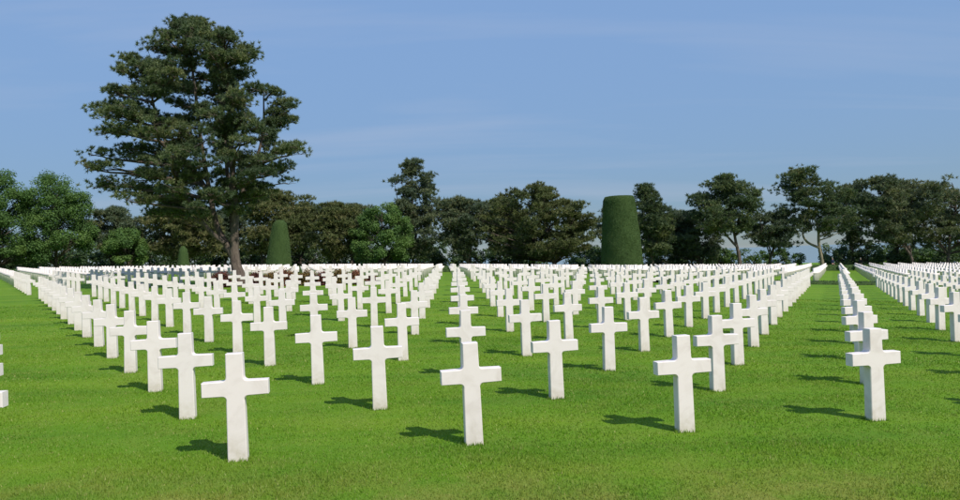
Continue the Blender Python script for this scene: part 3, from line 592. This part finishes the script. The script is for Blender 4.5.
# brown shrubs of the bed round the great pine
BED = [(222, 273, 22, M_MAROON, 'dark maroon shrub in the bed on the shaded side of the pine trunk'), (256, 274, 15, M_MAROON, 'dark maroon shrub in the bed beside the pine trunk'), (271, 274, 14, M_ROSE_OLIVE, 'olive brown shrub in the bed between maroon and russet ones'), (287, 271, 18, M_ROSE, 'round russet shrub, the fullest in the bed by the pine'),
       (305, 271, 17, M_ROSE_OLIVE, 'olive brown shrub in the bed next to the round russet one'), (321, 273, 15, M_MAROON, 'dark maroon shrub among olive ones in the bed'), (339, 271, 19, M_ROSE_OLIVE, 'wide olive brown shrub towards the end of the bed'), (357, 271, 15, M_ROSE, 'russet shrub at the end of the bed away from the pine'), (371, 276, 11, M_MAROON, 'small maroon shrub closing the end of the bed')]
for a, (px, top, wd_, m, lab) in enumerate(BED):
    q = (px - 480) / FPX; Y = 41.0 / (1 - 0.17 * q) - 0.3 * (a % 2)
    X, _ = at(px, 280, Y); b0 = project(X, Y, gz(X, Y))[1]; hw = wd_ * 0.56
    broadleaf(lab, Y, px, [(top, px - hw * .3, px + hw * .3), (top + 1.5, px - hw * .75, px + hw * .75), ((top + b0) / 2, px - hw, px + hw), (b0 - 0.5, px - hw * .9, px + hw * .9)], 26, m, M_BARK_DARK, 90 + a, cl=(0.15, 0.3), nleaf=110, size=0.05, rt=0.03, name='bed_shrub', cat='shrub', group='shrubs in the bed round the pine')

# ------------------------------------------------------------------ two people standing in the shade beyond the lawn
M_NAVY, t, b = mat('navy_cloth', 0.9, 0.2); t.links.new(ramp(t, noise(t, 7, 3), [(0.3, (0.014, 0.020, 0.050)), (0.7, (0.024, 0.034, 0.080))]), b.inputs['Base Color'])
M_DARKCL, t, b = mat('dark_cloth', 0.9, 0.2); t.links.new(ramp(t, noise(t, 7, 3), [(0.3, (0.015, 0.015, 0.020)), (0.7, (0.03, 0.03, 0.038))]), b.inputs['Base Color'])
M_SKIN, t, b = mat('skin', 0.6, 0.3); t.links.new(ramp(t, noise(t, 9, 3), [(0.3, (0.42, 0.26, 0.19)), (0.7, (0.52, 0.33, 0.25))]), b.inputs['Base Color'])
M_HAIR, t, b = mat('grey_hair', 0.7, 0.3); t.links.new(ramp(t, noise(t, 30, 3), [(0.3, (0.45, 0.44, 0.42)), (0.7, (0.66, 0.65, 0.62))]), b.inputs['Base Color'])
def skin_mesh(name, verts, edges, radii, m, parent, root_v=0, sub=2):
    me = bpy.data.meshes.new(name); me.from_pydata(verts, edges, []); o = link(name, me, m, parent)
    sk = o.modifiers.new('skin', 'SKIN'); sk.use_smooth_shade = True
    for v, r in zip(me.skin_vertices[0].data, radii): v.radius = (r, r) if not isinstance(r, tuple) else r
    me.skin_vertices[0].data[root_v].use_root = True
    s = o.modifiers.new('sub', 'SUBSURF'); s.levels = sub; s.render_levels = sub
    return o
def person(px, Y, label, top_m, turn, hgt):
    X, _ = at(px, 272, Y); z = gz(X, Y); root = empty('person', X, Y, z); tag(root, label, 'person'); root.rotation_euler.z = turn; k = hgt / 1.75; root.scale = (k, k, k)
    v = [(0, 0, .95), (0, 0, 1.12), (0, 0.01, 1.33), (0, 0, 1.46), (0, -.01, 1.54), (0, -.02, 1.66)]; e = [(0, 1), (1, 2), (2, 3), (3, 4), (4, 5)]; r = [(.15, .11), (.14, .105), (.16, .11), (.075, .07), (.055, .055), (.085, .10)]
    for s in (-1, 1):
        n = len(v)
        v += [(s * .17, .0, 1.40), (s * .24, .03, 1.14), (s * .22, -.08, .91), (s * .21, -.12, .84)]; e += [(2, n), (n, n + 1), (n + 1, n + 2), (n + 2, n + 3)]; r += [.062, .048, .036, .03]
        for q in range(5):                                 # fingers
            fx = s * (.185 + .012 * q); n2 = len(v); l = (.05, .075, .08, .075, .06)[q]
            v += [(fx, -.125 - .004 * q, .80), (fx, -.14, .80 - l)]; e += [(n + 3, n2), (n2, n2 + 1)]; r += [.011, .008]
        n = len(v)
        v += [(s * .09, 0, .86), (s * .11, -.01, .48), (s * .12, .02, .08), (s * .14, -.12, .03)]; e += [(0, n), (n, n + 1), (n + 1, n + 2), (n + 2, n + 3)]; r += [.095, .06, .045, .038]
    skin_mesh('body', v, e, r, M_SKIN, root)
    # jacket, trousers and hair worn over the body
    jv = [(0, 0, .88), (0, 0, 1.12), (0, .01, 1.34), (0, 0, 1.45)]; je = [(0, 1), (1, 2), (2, 3)]; jr = [(.185, .14), (.17, .13), (.185, .13), (.10, .09)]
    tv = [(0, 0, .92)]; te = []; tr_ = [(.17, .125)]
    for s in (-1, 1):
        n = len(jv); jv += [(s * .18, 0, 1.405), (s * .24, .03, 1.14), (s * .222, -.075, .92)]; je += [(2, n), (n, n + 1), (n + 1, n + 2)]; jr += [.082, .066, .052]
        n = len(tv); tv += [(s * .095, 0, .82), (s * .11, -.005, .48), (s * .12, .02, .09)]; te += [(0, n), (n, n + 1), (n + 1, n + 2)]; tr_ += [.115, .082, .072]
    skin_mesh('jacket', jv, je, jr, top_m, root); skin_mesh('trousers', tv, te, tr_, M_DARKCL, root)
    skin_mesh('hair', [(0, .035, 1.64), (0, .03, 1.72), (0, -.03, 1.755)], [(0, 1), (1, 2)], [(.07, .07), (.092, .085), (.06, .05)], M_HAIR, root)
person(833, 101, 'person with pale hair in a dark navy jacket standing at the lane end', M_NAVY, 0.4, 1.76)
person(861, 102, 'person with pale hair in dark clothes standing behind the crosses near the other', M_DARKCL, -0.7, 1.72)
